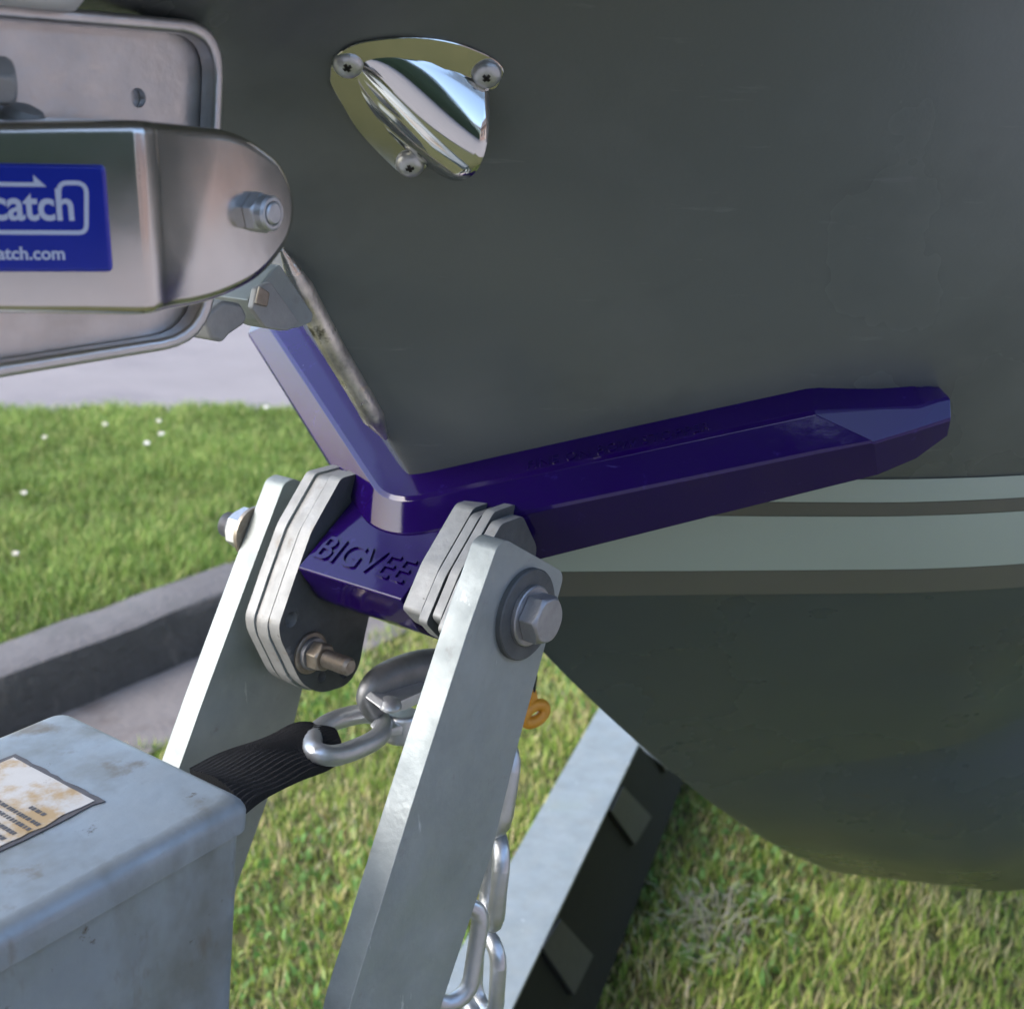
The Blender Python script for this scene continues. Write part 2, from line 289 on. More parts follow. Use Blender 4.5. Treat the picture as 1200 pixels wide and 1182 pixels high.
# ------------------------------------------------------------------ grass
def blades(name, N, region, z, hmin, hmax, wid, palette, kind_label, segs=3):
    x0, x1, y0, y1, test = region
    px = rng.uniform(x0, x1, N * 2); py = rng.uniform(y0, y1, N * 2); ok = test(px, py); px = px[ok][:N]; py = py[ok][:N]; n = len(px)
    # clumping: height and colour drift in patches
    def patch(sx, ph): return .5 + .5 * np.sin(px * sx + 1.7 * np.sin(py * sx * .8 + ph) + ph) * np.cos(py * sx * 1.1 + 1.3 * np.sin(px * sx * .7 + 2 * ph))
    cl = .55 * patch(5, .6) + .45 * patch(17, 2.1)
    h = rng.uniform(hmin, hmax, n) * (.6 + .8 * cl); w = wid * rng.uniform(.6, 1.3, n)
    az = rng.uniform(0, 2 * np.pi, n); lean = rng.uniform(.05, .8, n) * h; twist = az + rng.normal(0, .5, n)
    ts = np.linspace(0, 1, segs + 1); V = np.zeros((n, (segs + 1) * 2 - 1, 3))
    for k, tt in enumerate(ts):
        cx = px + np.cos(az) * lean * tt ** 2; cy = py + np.sin(az) * lean * tt ** 2; cz = z + h * (tt - .25 * tt ** 2 * (lean / h)) - .004
        ww = w * (1 - tt ** 1.5) * .5; dx = -np.sin(twist) * ww; dy = np.cos(twist) * ww
        if k < segs:
            V[:, 2 * k] = np.stack([cx - dx, cy - dy, cz], 1); V[:, 2 * k + 1] = np.stack([cx + dx, cy + dy, cz], 1)
        else: V[:, 2 * k] = np.stack([cx, cy, cz], 1)
    nv = V.shape[1]; base = (np.arange(n) * nv)[:, None]
    quads = np.concatenate([base + np.array([[2 * k, 2 * k + 1, 2 * k + 3, 2 * k + 2]]) for k in range(segs - 1)], 0)
    tris = base + np.array([[2 * segs - 2, 2 * segs - 1, 2 * segs]])
    me = bpy.data.meshes.new(name); me.vertices.add(n * nv); me.vertices.foreach_set('co', V.reshape(-1))
    loops = np.concatenate([quads.reshape(-1), tris.reshape(-1)]); me.loops.add(len(loops)); me.loops.foreach_set('vertex_index', loops.astype(np.int32))
    nq, ntr = len(quads), len(tris); me.polygons.add(nq + ntr)
    st = np.concatenate([np.arange(nq) * 4, nq * 4 + np.arange(ntr) * 3]).astype(np.int32); me.polygons.foreach_set('loop_start', st)
    me.update(calc_edges=True); me.validate()
    pal = np.array([p[1:] for p in palette]); wt = np.array([p[0] for p in palette]); 
    dry = np.clip(patch(9, 4.) * .7 + patch(3.1, 1.) * .5, 0, 1)[:, None] ** 1.5
    pw = wt[None, :] * (1 + dry * np.linspace(-.6, 2.5, len(wt))[None, :]); pw /= pw.sum(1, keepdims=True)
    idx = (pw.cumsum(1) < rng.random(n)[:, None]).sum(1).clip(0, len(wt) - 1)
    c = pal[idx] * (1.35 if z < -1 else 1.2) * rng.uniform(.7, 1.3, (n, 1)) * (.8 + .4 * cl[:, None])
    ca = np.ones((n, nv, 4)); ca[:, :, :3] = c[:, None, :]
    at_ = me.attributes.new('col', 'FLOAT_COLOR', 'POINT'); at_.data.foreach_set('color', ca.reshape(-1).astype(np.float32))
    o = link(name, me, M['grass']); tag(o, kind_label, 'grass', kind='stuff'); return o
PN = [(3.5, .1, .18, .035), (4.5, .18, .27, .05), (3, .27, .33, .08), (1.8, .4, .37, .16), (.9, .46, .4, .24)]
PF = [(2, .11, .19, .04), (4, .16, .25, .055), (3.5, .23, .3, .08), (1., .33, .34, .13)]
near = lambda x, y: (y < 1.53) & (y > -1.0 + .0 * x)
blades('near_grass', 150000, (.2, 3.6, -.75, 1.56, lambda x, y: y < 1.53 + .03 * np.sin(x * 23)), GZ, .014, .046, .0044, PN, 'patchy straw flecked grass under the boat and trailer')
verge_ok = lambda x, y: (y > 1.945 + .012 * np.sin(x * 31)) & ((x - 4.1) * .711 + (y - 1.95) * .703 < .02 + .03 * np.sin(x * 19))
blades('verge_grass', 110000, (.6, 4.2, 1.94, 5.4, verge_ok), -.915, .025, .06, .006, PF, 'fresh green verge grass beyond the kerb')
# straw litter among the near grass
blades('dry_grass', 9000, (.2, 3.0, -.7, 1.5, lambda x, y: np.sin(x * 7 + 2) + np.cos(y * 9 + x * 3) > .9), GZ + .012, .006, .03, .0035, [(2, .38, .3, .17), (2, .45, .38, .24), (1, .25, .17, .09), (1, .4, .38, .3)], 'scattered dry straw lying in the near grass')
blades('broadleaf_weeds', 9000, (.2, 3.2, -.7, 1.5, lambda x, y: np.sin(x * 5.3 + 1) * np.cos(y * 6.1 - x * 2) > .1), GZ + .015, .008, .028, .013, [(3, .09, .19, .05), (3, .14, .25, .08), (1, .25, .31, .12)], 'low clover and broadleaf weeds in the near grass', 2)
def tuft(px, py, n):
    c = at(px, py, 2, GZ); R = []
    mb = MB()
    for i in range(n):
        a = rng.uniform(0, 6.28); L = rng.uniform(.03, .085); b = c + np.array([rng.normal(0, .06), rng.normal(0, .045), 0])
        d = np.array([math.cos(a), math.sin(a), 0]); s = np.array([-d[1], d[0], 0]) * .0014
        P = [b, b + d * L * .3 + np.array([0, 0, L * .45]), b + d * L * .8 + np.array([0, 0, L * .55])]
        mb.add([P[0] - s, P[0] + s, P[1] + s, P[1] - s, P[2]], [(0, 1, 2, 3), (3, 2, 4)])
    return tag(mb.build('dry_weed_clump', M['dryweed']), 'bleached dry weed clump in the grass below the hull', 'weed')
M['dryweed'] = mat('bleached_weed', (.2, .2, .14), (.36, .34, .28), .8, 0., 90)
tuft(825, 1095, 160)
# daisies in the verge
M['petal'] = mat('white_petal', (.75, .75, .76), None, .6); M['pollen'] = mat('yellow_pollen', (.6, .42, .05), None, .8)
DZ = [(18, 648), (28, 577), (52, 512), (123, 497), (172, 519), (186, 493), (189, 508), (312, 477)]
where = ['beside the kerb at the left edge', 'alone in the middle of the left verge', 'beside a tan leaf near the far edge', 'alone left of the white cluster', 'on the near side of the white cluster', 'topmost of the white cluster', 'rightmost of the white cluster', 'at the path edge beside the purple stopper']
for i, (px, py) in enumerate(DZ):
    c = at(px, py, 2, -.862); e = empty('daisy', tuple(c + np.array([0, 0, -.05])), 'small white daisy ' + where[i], 'daisy', 'daisies in the verge')
    up = (CP - c) / np.linalg.norm(CP - c) * .5 + np.array([0, 0, 1]); up /= np.linalg.norm(up); a, b = basis(up); r = rng.uniform(.008, .011)
    mb = MB()
    for k in range(12):
        q = k * math.pi / 6; d = math.cos(q) * a + math.sin(q) * b; s = np.cross(up, d) * .0028
        mb.add([c + d * .002, c + d * r * .6 + s, c + d * r + up * .001, c + d * r * .6 - s], [(0, 1, 2, 3)])
    mb.build('petals', M['petal'], e)
    MB().lathe(c, up, [(-.001, .001), (.0, .0035), (.002, .0028), (.003, .001)], 10).build('flower_centre', M['pollen'], e)
    MB().tube([c + np.array([.004, 0, -.055]), c + np.array([.002, 0, -.02]), c], .0008, 5).build('stem', M['soil'], e)

# ------------------------------------------------------------------ boat
T = math.radians(32.454); AX = np.array([math.cos(T), 0, math.sin(T)]); NX = np.array([-math.sin(T), 0, math.cos(T)]); SX = np.array([0, 1., 0])
KP = [(2.2, -.77), (1.5, -.76), (1.1, -.73), (.9, -.675), (.72, -.565), (.535, -.4272), (.43, -.343)]
TB = [(np.array([a, 0, b]) @ NX, np.array([a, 0, b]) @ AX) for a, b in KP] + [(-.393, .140), (-.186, .084), (-.05, .055), (.035, .045), (.07, .043), (.148, .042), (.22, .04), (.27, .03), (.31, .0), (.36, -.06), (.42, -.14), (.5, -.24), (.6, -.36), (.8, -.58)]
TW = np.array([a for a, b in TB]); TU = np.array([b for a, b in TB]); TM = np.gradient(TU, TW)
def us(w):
    w = np.clip(w, TW[0], TW[-1]); i = np.clip(np.searchsorted(TW, w) - 1, 0, len(TW) - 2); h = TW[i + 1] - TW[i]; q = (w - TW[i]) / h
    return TU[i] * (1 + 2 * q) * (1 - q) ** 2 + TM[i] * h * q * (1 - q) ** 2 + TU[i + 1] * q * q * (3 - 2 * q) + TM[i + 1] * h * q * q * (q - 1)
def sv(v, w):
    k = 1.75 + (6. - 1.75) * np.clip((-.32 - w) / .2, 0, 1); v0 = np.interp(w, [-.5, -.3], [.17, .2]); a = np.interp(w, [-.75, -.5, -.3], [3.6, 1.8, 1.65]); c = np.interp(w, [-.75, -.5, -.25, -.08], [0, .008, .008, .004]); v = np.abs(v)
    e = np.interp(w, [-.15, .02, .09, .13], [.0015, .0055, .0055, .003])
    return np.sqrt((v / a) ** 2 + e ** 2) - .002 + k * np.maximum(0, v - v0) ** 2 + c * (1 - np.exp(-v / .022))
def hull_pt(y, w): return (us(w) + sv(y, w)) * AX + w * NX + y * SX
def hull_f(P): w = P @ NX; return sv(P[..., 1], w) + us(w) - P @ AX
def hull_n(P):
    g = np.array([(hull_f(P + e) - hull_f(P - e)) for e in np.eye(3) * .002]); return g / np.linalg.norm(g)
def hit(px, py):
    d = CF + CR * ((px - 600) / FPX) + CU * ((591 - py) / FPX); s = np.linspace(.2, 2.5, 5000); P = CP + d * s[:, None]; v = hull_f(P); i = int(np.argmax(v < 0)); return P[i]
def hull_at_z(y, z):
    lo, hi = TW[0], TW[-1]
    for _ in range(50):
        m = (lo + hi) / 2
        if hull_pt(y, m)[2] < z: lo = m
        else: hi = m
    return hull_pt(y, lo)
boat = empty('boat', (.3, 0, GZ), 'dark olive boat bow with pale side stripes resting in the purple stopper', 'boat')
vs = np.unique(np.concatenate([[.0004, .0009, .0016], np.linspace(0, .03, 10), np.linspace(.03, .3, 28), np.linspace(.3, .85, 24)])); ys = np.concatenate([-vs[::-1], vs[1:]])
ws = np.concatenate([np.linspace(TW[0], -.5, 40), np.linspace(-.49, .8, 80)])
mb = MB(); R = [[hull_pt(y, w) for y in ys] for w in ws]; mb.rings(R, caps=False, closed=False)
bm = mb.bm
for co, no in (((0, 0, .36), (0, 0, 1)), ((1.6, 0, 0), (1, 0, 0))):
    r = bmesh.ops.bisect_plane(bm, geom=bm.verts[:] + bm.edges[:] + bm.faces[:], plane_co=co, plane_no=no, clear_outer=True)
bmesh.ops.bisect_plane(bm, geom=bm.verts[:] + bm.edges[:] + bm.faces[:], plane_co=(0, 0, -.0485), plane_no=(0, 0, 1))
be = [e for e in bm.edges if e.is_boundary]
dk = [e for e in be if all(abs(v.co.z - .36) < 1e-4 for v in e.verts)]
bmesh.ops.triangle_fill(bm, edges=dk, use_beauty=True)
hull = mb.build('hull', M['hull'], boat, ang=60)
hull.data.materials.append(M['bottom'])      # the glossier bottom paint starts below the lowest stripe
for p in hull.data.polygons:
    if p.center.z < -.0486: p.material_index = 1
def strip(name, z0, z1, m, off=.0009, y0=-.012, y1=-.84):
    yy = np.concatenate([np.linspace(y0, -.3, 40), np.linspace(-.32, y1, 20)]); rows = []
    for z in np.linspace(z0, z1, 6):
        row = []
        for y in yy:
            P = hull_at_z(y, z); n = -hull_n(P)
            n = n if n @ (CP - P) > 0 or True else -n
            row.append(P + n * off)
        rows.append(row)
    return MB().rings(rows, caps=False, closed=False).build(name, M[m], boat, ang=60)
# outward normal: hull_f is negative inside, so its gradient points outwards
_P = hull_pt(-.1, 0.); _n = hull_n(_P); NS = 1 if _n[1] < 0 else -1
def hn(P): return hull_n(P) * NS
def strip(name, z0, z1, m, off=.0009, sgn=-1):
    yy = np.concatenate([np.linspace(.012, .3, 40), np.linspace(.32, .8, 20)]) * sgn
    rows = [[(lambda P: P + hn(P) * off)(hull_at_z(y, z)) for y in yy] for z in np.linspace(z0, z1, 6)]
    return MB().rings(rows, caps=False, closed=False).build(name, M[m], boat, ang=60)
for sg in (-1, 1):
    strip('thin_pale_stripe', .0345, .0522, 'stripe_white', sgn=sg)
    strip('thin_grey_stripe', .0235, .034, 'stripe_grey', sgn=sg)
    strip('wide_pale_stripe', -.0255, .023, 'stripe_white', sgn=sg)
    strip('wide_grey_stripe', -.0495, -.026, 'stripe_grey', sgn=sg)
# stem guard: scuffed strip that wraps the stem just above the stopper
# scuffed guard bead on the stem just above the stopper
gp = [hull_pt(0, w) - AX * .001 for w in np.linspace(.06, .19, 30)]
gr = [.0068 * min(1, .2 + i / 5, .2 + (29 - i) / 6) * (1 + .012 * math.sin(i * 1.9)) for i in range(30)]
MB().tube(gp, gr, 16, flat=.9, up=(0, 1, 0)).build('stem_guard', M['stem'], boat, ang=60)
# clamshell vent
VC = hit(490, 115); VN = hn(VC); VO = VC
def vp(zx, zy, h=0.0):
    p = on_plane(340 + zx / 4, zy / 4, VO, VN)
    for _ in range(4):      # settle the point onto the curved hull along the vent's own normal
        f0 = hull_f(p); g = (hull_f(p + VN * .001) - f0) / .001; p = p - VN * (f0 / g)
    return p + VN * (h + .0004)
out = [(190, 330), (205, 250), (250, 190), (330, 150), (480, 135), (620, 142), (760, 175), (880, 225), (960, 270), (1000, 320), (985, 370), (955, 408), (880, 405), (790, 470), (700, 600), (665, 700), (655, 752), (600, 800), (545, 810), (500, 785), (400, 690), (310, 590), (240, 470), (195, 380)]
sm = [tuple(p) for p in crom([np.array(p, float) for p in out], 4, True)]
vent = MB().prism([vp(*p) for p in sm], VN, .0012).build('clamshell_vent', M['chrome'], boat, bevel=.0003, seg=1)
ap = np.array([300., 262.]); mo = np.array([800., 590.]); dd = mo - ap; pp = np.array([-dd[1], dd[0]]) / np.linalg.norm(dd)
R = []
for t in np.linspace(0, 1, 22):
    row = []
    for s in np.linspace(-1, 1, 33):
        hw = 228 * (1 - (1 - t) ** 2.0) ** .6
        c = ap + dd * (t * (1 + .16 * (1 - s * s) * t ** 3)) + pp * s * hw
        k = abs(s); prof = (1 - k ** 2.0) ** .9
        row.append(vp(c[0], c[1], max(.0003, -.0004 + .022 * (t ** .8) * prof)))
    R.append(row)
dome = MB(); dome.rings(R, caps=False, closed=False)
dome = dome.build('dome', M['chrome'], vent, ang=60)
sol = dome.modifiers.new('thickness', 'SOLIDIFY'); sol.thickness = .0009; sol.offset = -1
for (zx, zy) in ((275, 262), (920, 332), (563, 752)):
    c = vp(zx, zy, .0012); a, b = basis(VN)
    sc = MB().lathe(c, VN, [(0, .0062), (.0008, .0065), (.0022, .0058), (.0032, .0042), (.0037, .0022), (.0038, .0005)], 24).build('screw', M['zinc'], vent, ang=50)
    q = rng.uniform(0, 1.5); d = math.cos(q) * a + math.sin(q) * b; e2 = np.cross(VN, d); mb = MB()
    for u_, v_ in ((d, e2), (e2, d)):
        o = c + VN * .0036; mb.add([o + u_ * .0036 - v_ * .0009 - VN * .0008, o + u_ * .0036 + v_ * .0009 - VN * .0008, o + u_ * .001 + v_ * .0007 + VN * .0006, o - u_ * .001 + v_ * .0007 + VN * .0006, o - u_ * .0036 + v_ * .0009 - VN * .0008, o - u_ * .0036 - v_ * .0009 - VN * .0008, o - u_ * .001 - v_ * .0007 + VN * .0006, o + u_ * .001 - v_ * .0007 + VN * .0006], [(0, 1, 2, 7), (7, 2, 3, 6), (6, 3, 4, 5)])
    o = mb.build('screw_slot', M['dark'], vent)
# bow bracket on the stem that the latch grips
def lump(pts, y0, y1): return MB().prism([at(px, py, 1, y0) for px, py in pts], (0, 1, 0), y1 - y0)
lump([(318, 318), (329, 310), (368, 368), (366, 378), (352, 384), (330, 388), (300, 376), (290, 352)], -.012, .012).build('bow_bracket', M['galv'], boat, bevel=.0012)
lump([(301, 338), (318, 330), (352, 378), (338, 388), (312, 384), (296, 362)], -.0165, -.0125).build('bracket_cheek', M['galv_edge'], boat, bevel=.001)
lump([(305, 335), (317, 343), (314, 360), (300, 356)], -.0185, -.0168).build('bracket_rivet', M['bolt_brown'], boat, bevel=.0008)
lump([(238, 372), (262, 352), (284, 356), (291, 370), (288, 380), (270, 392), (262, 402), (248, 398)], -.022, .004).build('bracket_lug', M['galv_edge'], boat, bevel=.0025, seg=3)

# ------------------------------------------------------------------ purple bow stopper
H = math.radians(58.776); UN, WR = .0245, .0282
def V3(u, y, w): return u * AX + y * SX + w * NX
stopper = empty('bow_stopper', tuple(V3(.0, 0, -.04)), 'glossy purple vee shaped bow stopper with raised lettering, cradling the stem', 'bow stopper')
def arm_section(d, sg):
    """ring of points across one arm at distance d from the nose, sg -1 port +1 starboard"""
    if d <= .2: prof = [(-.034, 0), (-.002, 0), (0, -.0007), (.0135, -.0135), (.0142, -.0155), (.0125, -.055 + .05 * d), (-.005, -.062 + .06 * d), (-.034, -.062 + .06 * d)]
    return prof
def pt(d, q, w, sg):
    ar = np.array([math.cos(H), sg * math.sin(H)]); qn = np.array([-math.sin(H), sg * math.cos(H)])
    p = np.array([UN, 0]) + ar * d + qn * q; return V3(p[0], p[1], WR + w)
def sec(sg, d, st):
    b = -.0575 + .07 * max(0, d - .02)   # underside rises towards the tip
    if st == 0: pr = [(-.03, .0008), (-.0028, .0), (.0, -.0012), (.0132, -.0132), (.0142, -.0152), (.0125, b), (.0, b - .004), (-.03, b - .004)]
    if st == 1: pr = [(-.03, .0), (-.008, -.0002), (-.0068, -.001), (.0105, -.0145), (.0115, -.0165), (.0095, b), (.0, b - .003), (-.03, b - .003)]
    if st == 2: pr = [(-.03, -.0035), (-.015, -.0035), (-.0135, -.0045), (.001, -.018), (.002, -.02), (.0, b + .001), (-.006, b - .002), (-.03, b - .002)]
    if st == 3: pr = [(-.03, -.009), (-.0215, -.009), (-.02, -.0105), (-.0095, -.021), (-.009, -.0225), (-.01, b + .006), (-.014, b + .004), (-.03, b + .004)]
    if st == 4: pr = [(-.03, -.014), (-.0275, -.014), (-.027, -.0155), (-.022, -.0235), (-.0215, -.025), (-.022, b + .012), (-.0235, b + .011), (-.03, b + .011)]
    return pr
R = []
for sg in (-1, 1):
    b = -.0407; r0 = sec(sg, .236, 0)
    tip = [[(.303, -.03, -.024), (.306, -.012, -.019), (.3065, -.010, -.0195), (.3045, -.001, -.0235), (.304, .0, -.025), (.302, -.001, -.036), (.303, -.006, -.038), (.303, -.03, -.038)],
           [(.297, -.03, -.021), (.299, -.008, -.0155), (.2995, -.006, -.016), (.286, .007, -.0185), (.2855, .0078, -.020), (.284, .0065, -.0405), (.285, -.002, -.043), (.294, -.03, -.043)],
           [(.29, -.03, -.0175), (.288, -.004, -.0132), (.289, -.002, -.0138), (.2625, .0136, -.0150), (.2635, .0142, -.0165), (.263, .0125, b), (.27, 0, b - .002), (.285, -.03, b - .002)],
           [(.245, -.03, -.001), (.238, -.0028, -.0001), (.238, 0, -.0012), (.262, .0134, -.0140), (.262, .0142, -.0155), (.262, .0125, b), (.262, 0, b - .003), (.262, -.03, b - .003)]]
    L = [[pt(d, q, w, sg) for d, q, w in t_] for t_ in tip] + [[pt(d, q, w, sg) for q, w in sec(sg, d, 0)] for d in (.236, .18, .12, .06, .035)]
    if sg == 1:
        L = L[::-1]
    R.append(L)
# rounded nose: fillet between the two straight arms
nose = []
RC = .021 / math.tan(math.pi / 2 - H) if False else .034
dn = .02; cx = UN + dn / math.cos(H)
prof0 = sec(-1, .02, 0)
# centre of the fillet lies on the axis; radius of the ridge line there
rr = (cx - UN) * math.sin(H)
for k in np.linspace(-1, 1, 15):
    qa = k * (math.pi / 2 - H); dirv = np.array([-math.cos(qa), math.sin(qa)])
    ring = []
    for q, w in prof0:
        r = max(rr + q, .001); p = np.array([cx, 0]) + dirv * r; ring.append(V3(p[0], p[1], WR + w))
    nose.append(ring)
MB().rings(R[0] + nose + R[1]).build('vee_pad', M['purple'], stopper, bevel=.0003, seg=2, ang=12)
# block under the nose that carries the pivot
WB = .0385; wt = .0139
prof = [(-.0222, wt), (.06, wt), (.06, -.05), (-.004, -.05), (-.0222, -.014)]
prof = rounded([np.array([a, b, 0]) for a, b in prof], [.0012, .002, .002, .003, .004], 3)
block = MB().prism([V3(p[0], -WB, p[1]) for p in prof], (0, 1, 0), 2 * WB).build('pivot_block', M['purple'], stopper, bevel=.0008)
text('lettering', 'BIGVEE', .0235, .0016, M['purple'], stopper, V3(-.0125, .0352, wt + .0005), -SX * .92, AX * 1.0, thick=.0001)
for k, (d0) in enumerate((.052,)):
    ar = np.cos(H) * AX - np.sin(H) * SX; qn = -math.sin(H) * AX - math.cos(H) * SX
    text('lettering', 'FINE ON BOW STOPPER', .0088, .0008, M['purple'], stopper, pt(.082, -.0045, .0005, -1), ar * 1.0, -qn, thick=.0, space=1.08)

# ------------------------------------------------------------------ trailer: arms, link plates, bolts, drawbar
trailer = empty('boat_trailer', (-.05, 0, GZ), 'galvanised boat trailer post with two slanted flat arms bolted round the purple stopper', 'trailer')
def xz(pts, y): return [np.array([a, y, b]) for a, b in pts]
arm_poly = [(-.024, .0435), (-.0165, .045), (.0345, .0135), (.0365, .0085), (.0245, -.0186), (-.0005, -.0727), (-.0246, -.1335), (-.0717, -.212), (-.145, -.36), (-.205, -.36), (-.1344, -.1562), (-.0915, -.0749), (-.0472, .0056)]
MB().prism(rounded(xz(arm_poly, -.1), .003, 4), (0, 1, 0), .0155).build('support_arm', M['galv'], trailer, bevel=.0007, ang=40)
far_poly = [(a + .005, b) for a, b in [(.004, .0325), (.012, .034), (.050, .012), (.0645, .0085), (.0525, -.0186), (.0275, -.0727), (.0034, -.1335), (-.0437, -.212), (-.117, -.36), (-.205, -.36), (-.107, -.1562), (-.0665, -.0849), (-.0195, -.006)]]
MB().prism(rounded(xz(far_poly, .0845), .003, 4), (0, 1, 0), .0155).build('support_arm', M['galv'], trailer, bevel=.0007, ang=40)
link_poly = [(.0125, .0435), (.036, .043), (.05, .02), (.045, -.02), (.0285, -.068), (.0255, -.08), (.0150, -.0892), (-.0088, -.0862), (-.0240, -.074), (-.0392, -.0405), (-.0402, -.0315), (-.0262, -.006), (-.0125, .0175)]
def circ(cx, cz, r, y, n=14): return [np.array([cx + r * math.cos(q), y, cz + r * math.sin(q)]) for q in np.linspace(0, 2 * math.pi, n, endpoint=False)]
link_short = [(.0165, .0415), (.036, .041), (.05, .02), (.045, -.03), (.0, -.03), (-.019, -.0165), (-.0285, -.006), (-.0125, .0155)]
def plate(y0, th, name, m, dx=0, dz=0, holes=True, poly=None):
    poly = poly or link_poly
    hs = [circ(-.0305, -.0309, .0048, y0), circ(-.0072, -.0755, .0035, y0), circ(.0123, -.0795, .004, y0)] if holes else []
    P = rounded(xz([(a + dx, b + dz) for a, b in poly], y0), .0028 if poly is not link_poly else [.0028] * 4 + [.008, .009, .011, .009, .008] + [.0035] * 4, 5)
    return MB().prism(P, (0, 1, 0), th, hs).build(name, M[m], trailer, bevel=.0004, seg=2, ang=50)
def two_tone(o):      # darker faces, lighter edges: light on the edges put into the colour
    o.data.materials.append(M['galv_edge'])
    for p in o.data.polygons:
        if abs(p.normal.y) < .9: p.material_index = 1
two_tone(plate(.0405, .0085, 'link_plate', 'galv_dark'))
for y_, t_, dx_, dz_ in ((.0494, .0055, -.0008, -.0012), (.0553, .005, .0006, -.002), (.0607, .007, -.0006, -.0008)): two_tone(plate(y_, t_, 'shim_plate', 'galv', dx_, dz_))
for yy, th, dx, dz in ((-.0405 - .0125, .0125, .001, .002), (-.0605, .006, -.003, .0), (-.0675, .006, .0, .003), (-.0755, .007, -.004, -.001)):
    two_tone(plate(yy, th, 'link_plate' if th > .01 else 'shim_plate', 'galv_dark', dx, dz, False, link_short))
# port side pivot bolt head with washers
MB().lathe((0, -.1, 0), (0, -1, 0), [(0, .0245), (.0028, .0245), (.0034, .0238), (.0034, .0175)], 40).build('washer', M['galv_dark'], trailer)
MB().lathe((0, -.1035, 0), (0, -1, 0), [(0, .0162), (.002, .0162), (.0026, .0155), (.0026, .01)], 36).build('washer', M['bolt'], trailer)
MB().hexa((0, -.1062, 0), (0, -1, 0), .0238, .0105, .35).build('bolt_head', M['bolt'], trailer, bevel=.0004, seg=1, ang=25)
MB().lathe((0, .1, 0), (0, 1, 0), [(0, .0165), (.003, .0165)], 30).build('washer', M['bolt_brown'], trailer, bevel=.0004)
MB().hexa((0, .1035, 0), (0, 1, 0), .0240, .0125, .2).build('nut', M['zinc'], trailer, bevel=.0004, seg=1, ang=25)
MB().thread((0, .116, 0), (0, 1, 0), .008, .012, .0019).build('bolt_thread', M['bolt'], trailer, ang=15)
# small fixing bolt through the starboard link plate
B0 = np.array([-.0168, .0405, -.0562])
MB().lathe(B0, (0, -1, 0), [(0, .0128), (.0016, .0128), (.002, .0122), (.002, .006)], 32).build('washer', M['bolt_brown'], trailer)
MB().lathe(B0 + np.array([0, -.0022, 0]), (0, -1, 0), [(0, .0100), (.0022, .0096), (.0024, .006)], 28).build('spring_washer', M['bolt'], trailer)
MB().hexa(B0 + np.array([0, -.0046, 0]), (0, -1, 0), .0155, .0085, .1).build('nut', M['bolt_brown'], trailer, bevel=.0003, seg=1, ang=25)
MB().thread(B0 + np.array([0, -.0131, 0]), (0, -1, 0), .0055, .019, .0017).build('bolt_thread', M['bolt_brown'], trailer, ang=15)
# drawbar beam under the hull
bd = np.array([.951, .309, 0]); bn = np.array([-.309, .951, 0]); b0 = np.array([.5424, .2821, -.8])
def bar(s, n, z): return b0 + bd * s + bn * n + np.array([0, 0, z])
MB().rings([[bar(s, n, z) for n, z in ((0, 0), (.1, 0), (.1, -.2), (.094, -.2), (.094, -.006), (0, -.006))] for s in (-1.2, 1.6)]).build('drawbar', M['galv'], trailer, bevel=.0015)
MB().rings([[bar(s, n, z) for n, z in ((.004, -.0065), (.0925, -.0065), (.0925, -.2), (-.045, -.205), (-.047, -.19))] for s in (-1.2, 1.6)]).build('drawbar_black_side', M['black'], trailer, bevel=.003)  # black solid filling the beam's open port side
s0_, s1_, s2_ = bar(0, .0035, -.0065), bar(1, .0035, -.0065), bar(0, -.048, -.19); sn_ = np.cross(s1_ - s0_, s2_ - s0_); sn_ /= np.linalg.norm(sn_); sn_ = sn_ if sn_ @ (CP - s0_) > 0 else -sn_
for quad in (((726, 921), (760, 957), (740, 990), (711, 950)), ((652, 1076), (691, 1119), (668, 1166), (630, 1110)), ((772, 858), (790, 884), (777, 905), (760, 876))):
    MB().prism([on_plane(px, py, s0_, sn_) for px, py in quad], sn_, .007).build('drawbar_tab', M['tab'], trailer, bevel=.002)

# ------------------------------------------------------------------ winch post box
post = empty('winch_post', (-.24, 0, GZ), 'stained galvanised box topped winch post with a weathered paper label', 'winch post')
lean = np.array([-.10, 0, -1.]) / 1.005
XK, ZT, YB = -.1612, -.0425, .069
top = rounded([(XK, -YB, ZT), (XK, YB, ZT), (XK - .26, YB, ZT), (XK - .26, -YB, ZT)], .008, 6)
tp = [np.array(p) for p in top]; cen = np.array([XK - .13, 0, ZT]); R = []
for k in np.linspace(0, 1, 7):
    a = k * math.pi / 2; rad = .008
    ring = []
    for p in tp:
        d = p - cen; sc = np.array([1 - rad * (1 - math.sin(a)) / .13, 1 - rad * (1 - math.sin(a)) / YB, 1]); q = cen + d * sc; q[2] = ZT - rad * (1 - math.cos(a)); ring.append(q)
    R.append(ring)
for dz, ins in ((-.016, 0), (-.0175, .0022), (-.02, .0026), (-.05, .003), (-.09, .004), (-.2, .006), (-.35, .008), (-.99, .012)):
    ring = []
    for p in tp:
        d = p - cen; sc = np.array([1 - ins / .13, 1 - ins / YB, 1]); q = cen + d * sc; q = q + np.array([(-.075) * (-dz), 0, dz]); ring.append(q)
    R.append(ring)
MB().rings(R).build('post_box', M['galv_box'], post, ang=40)
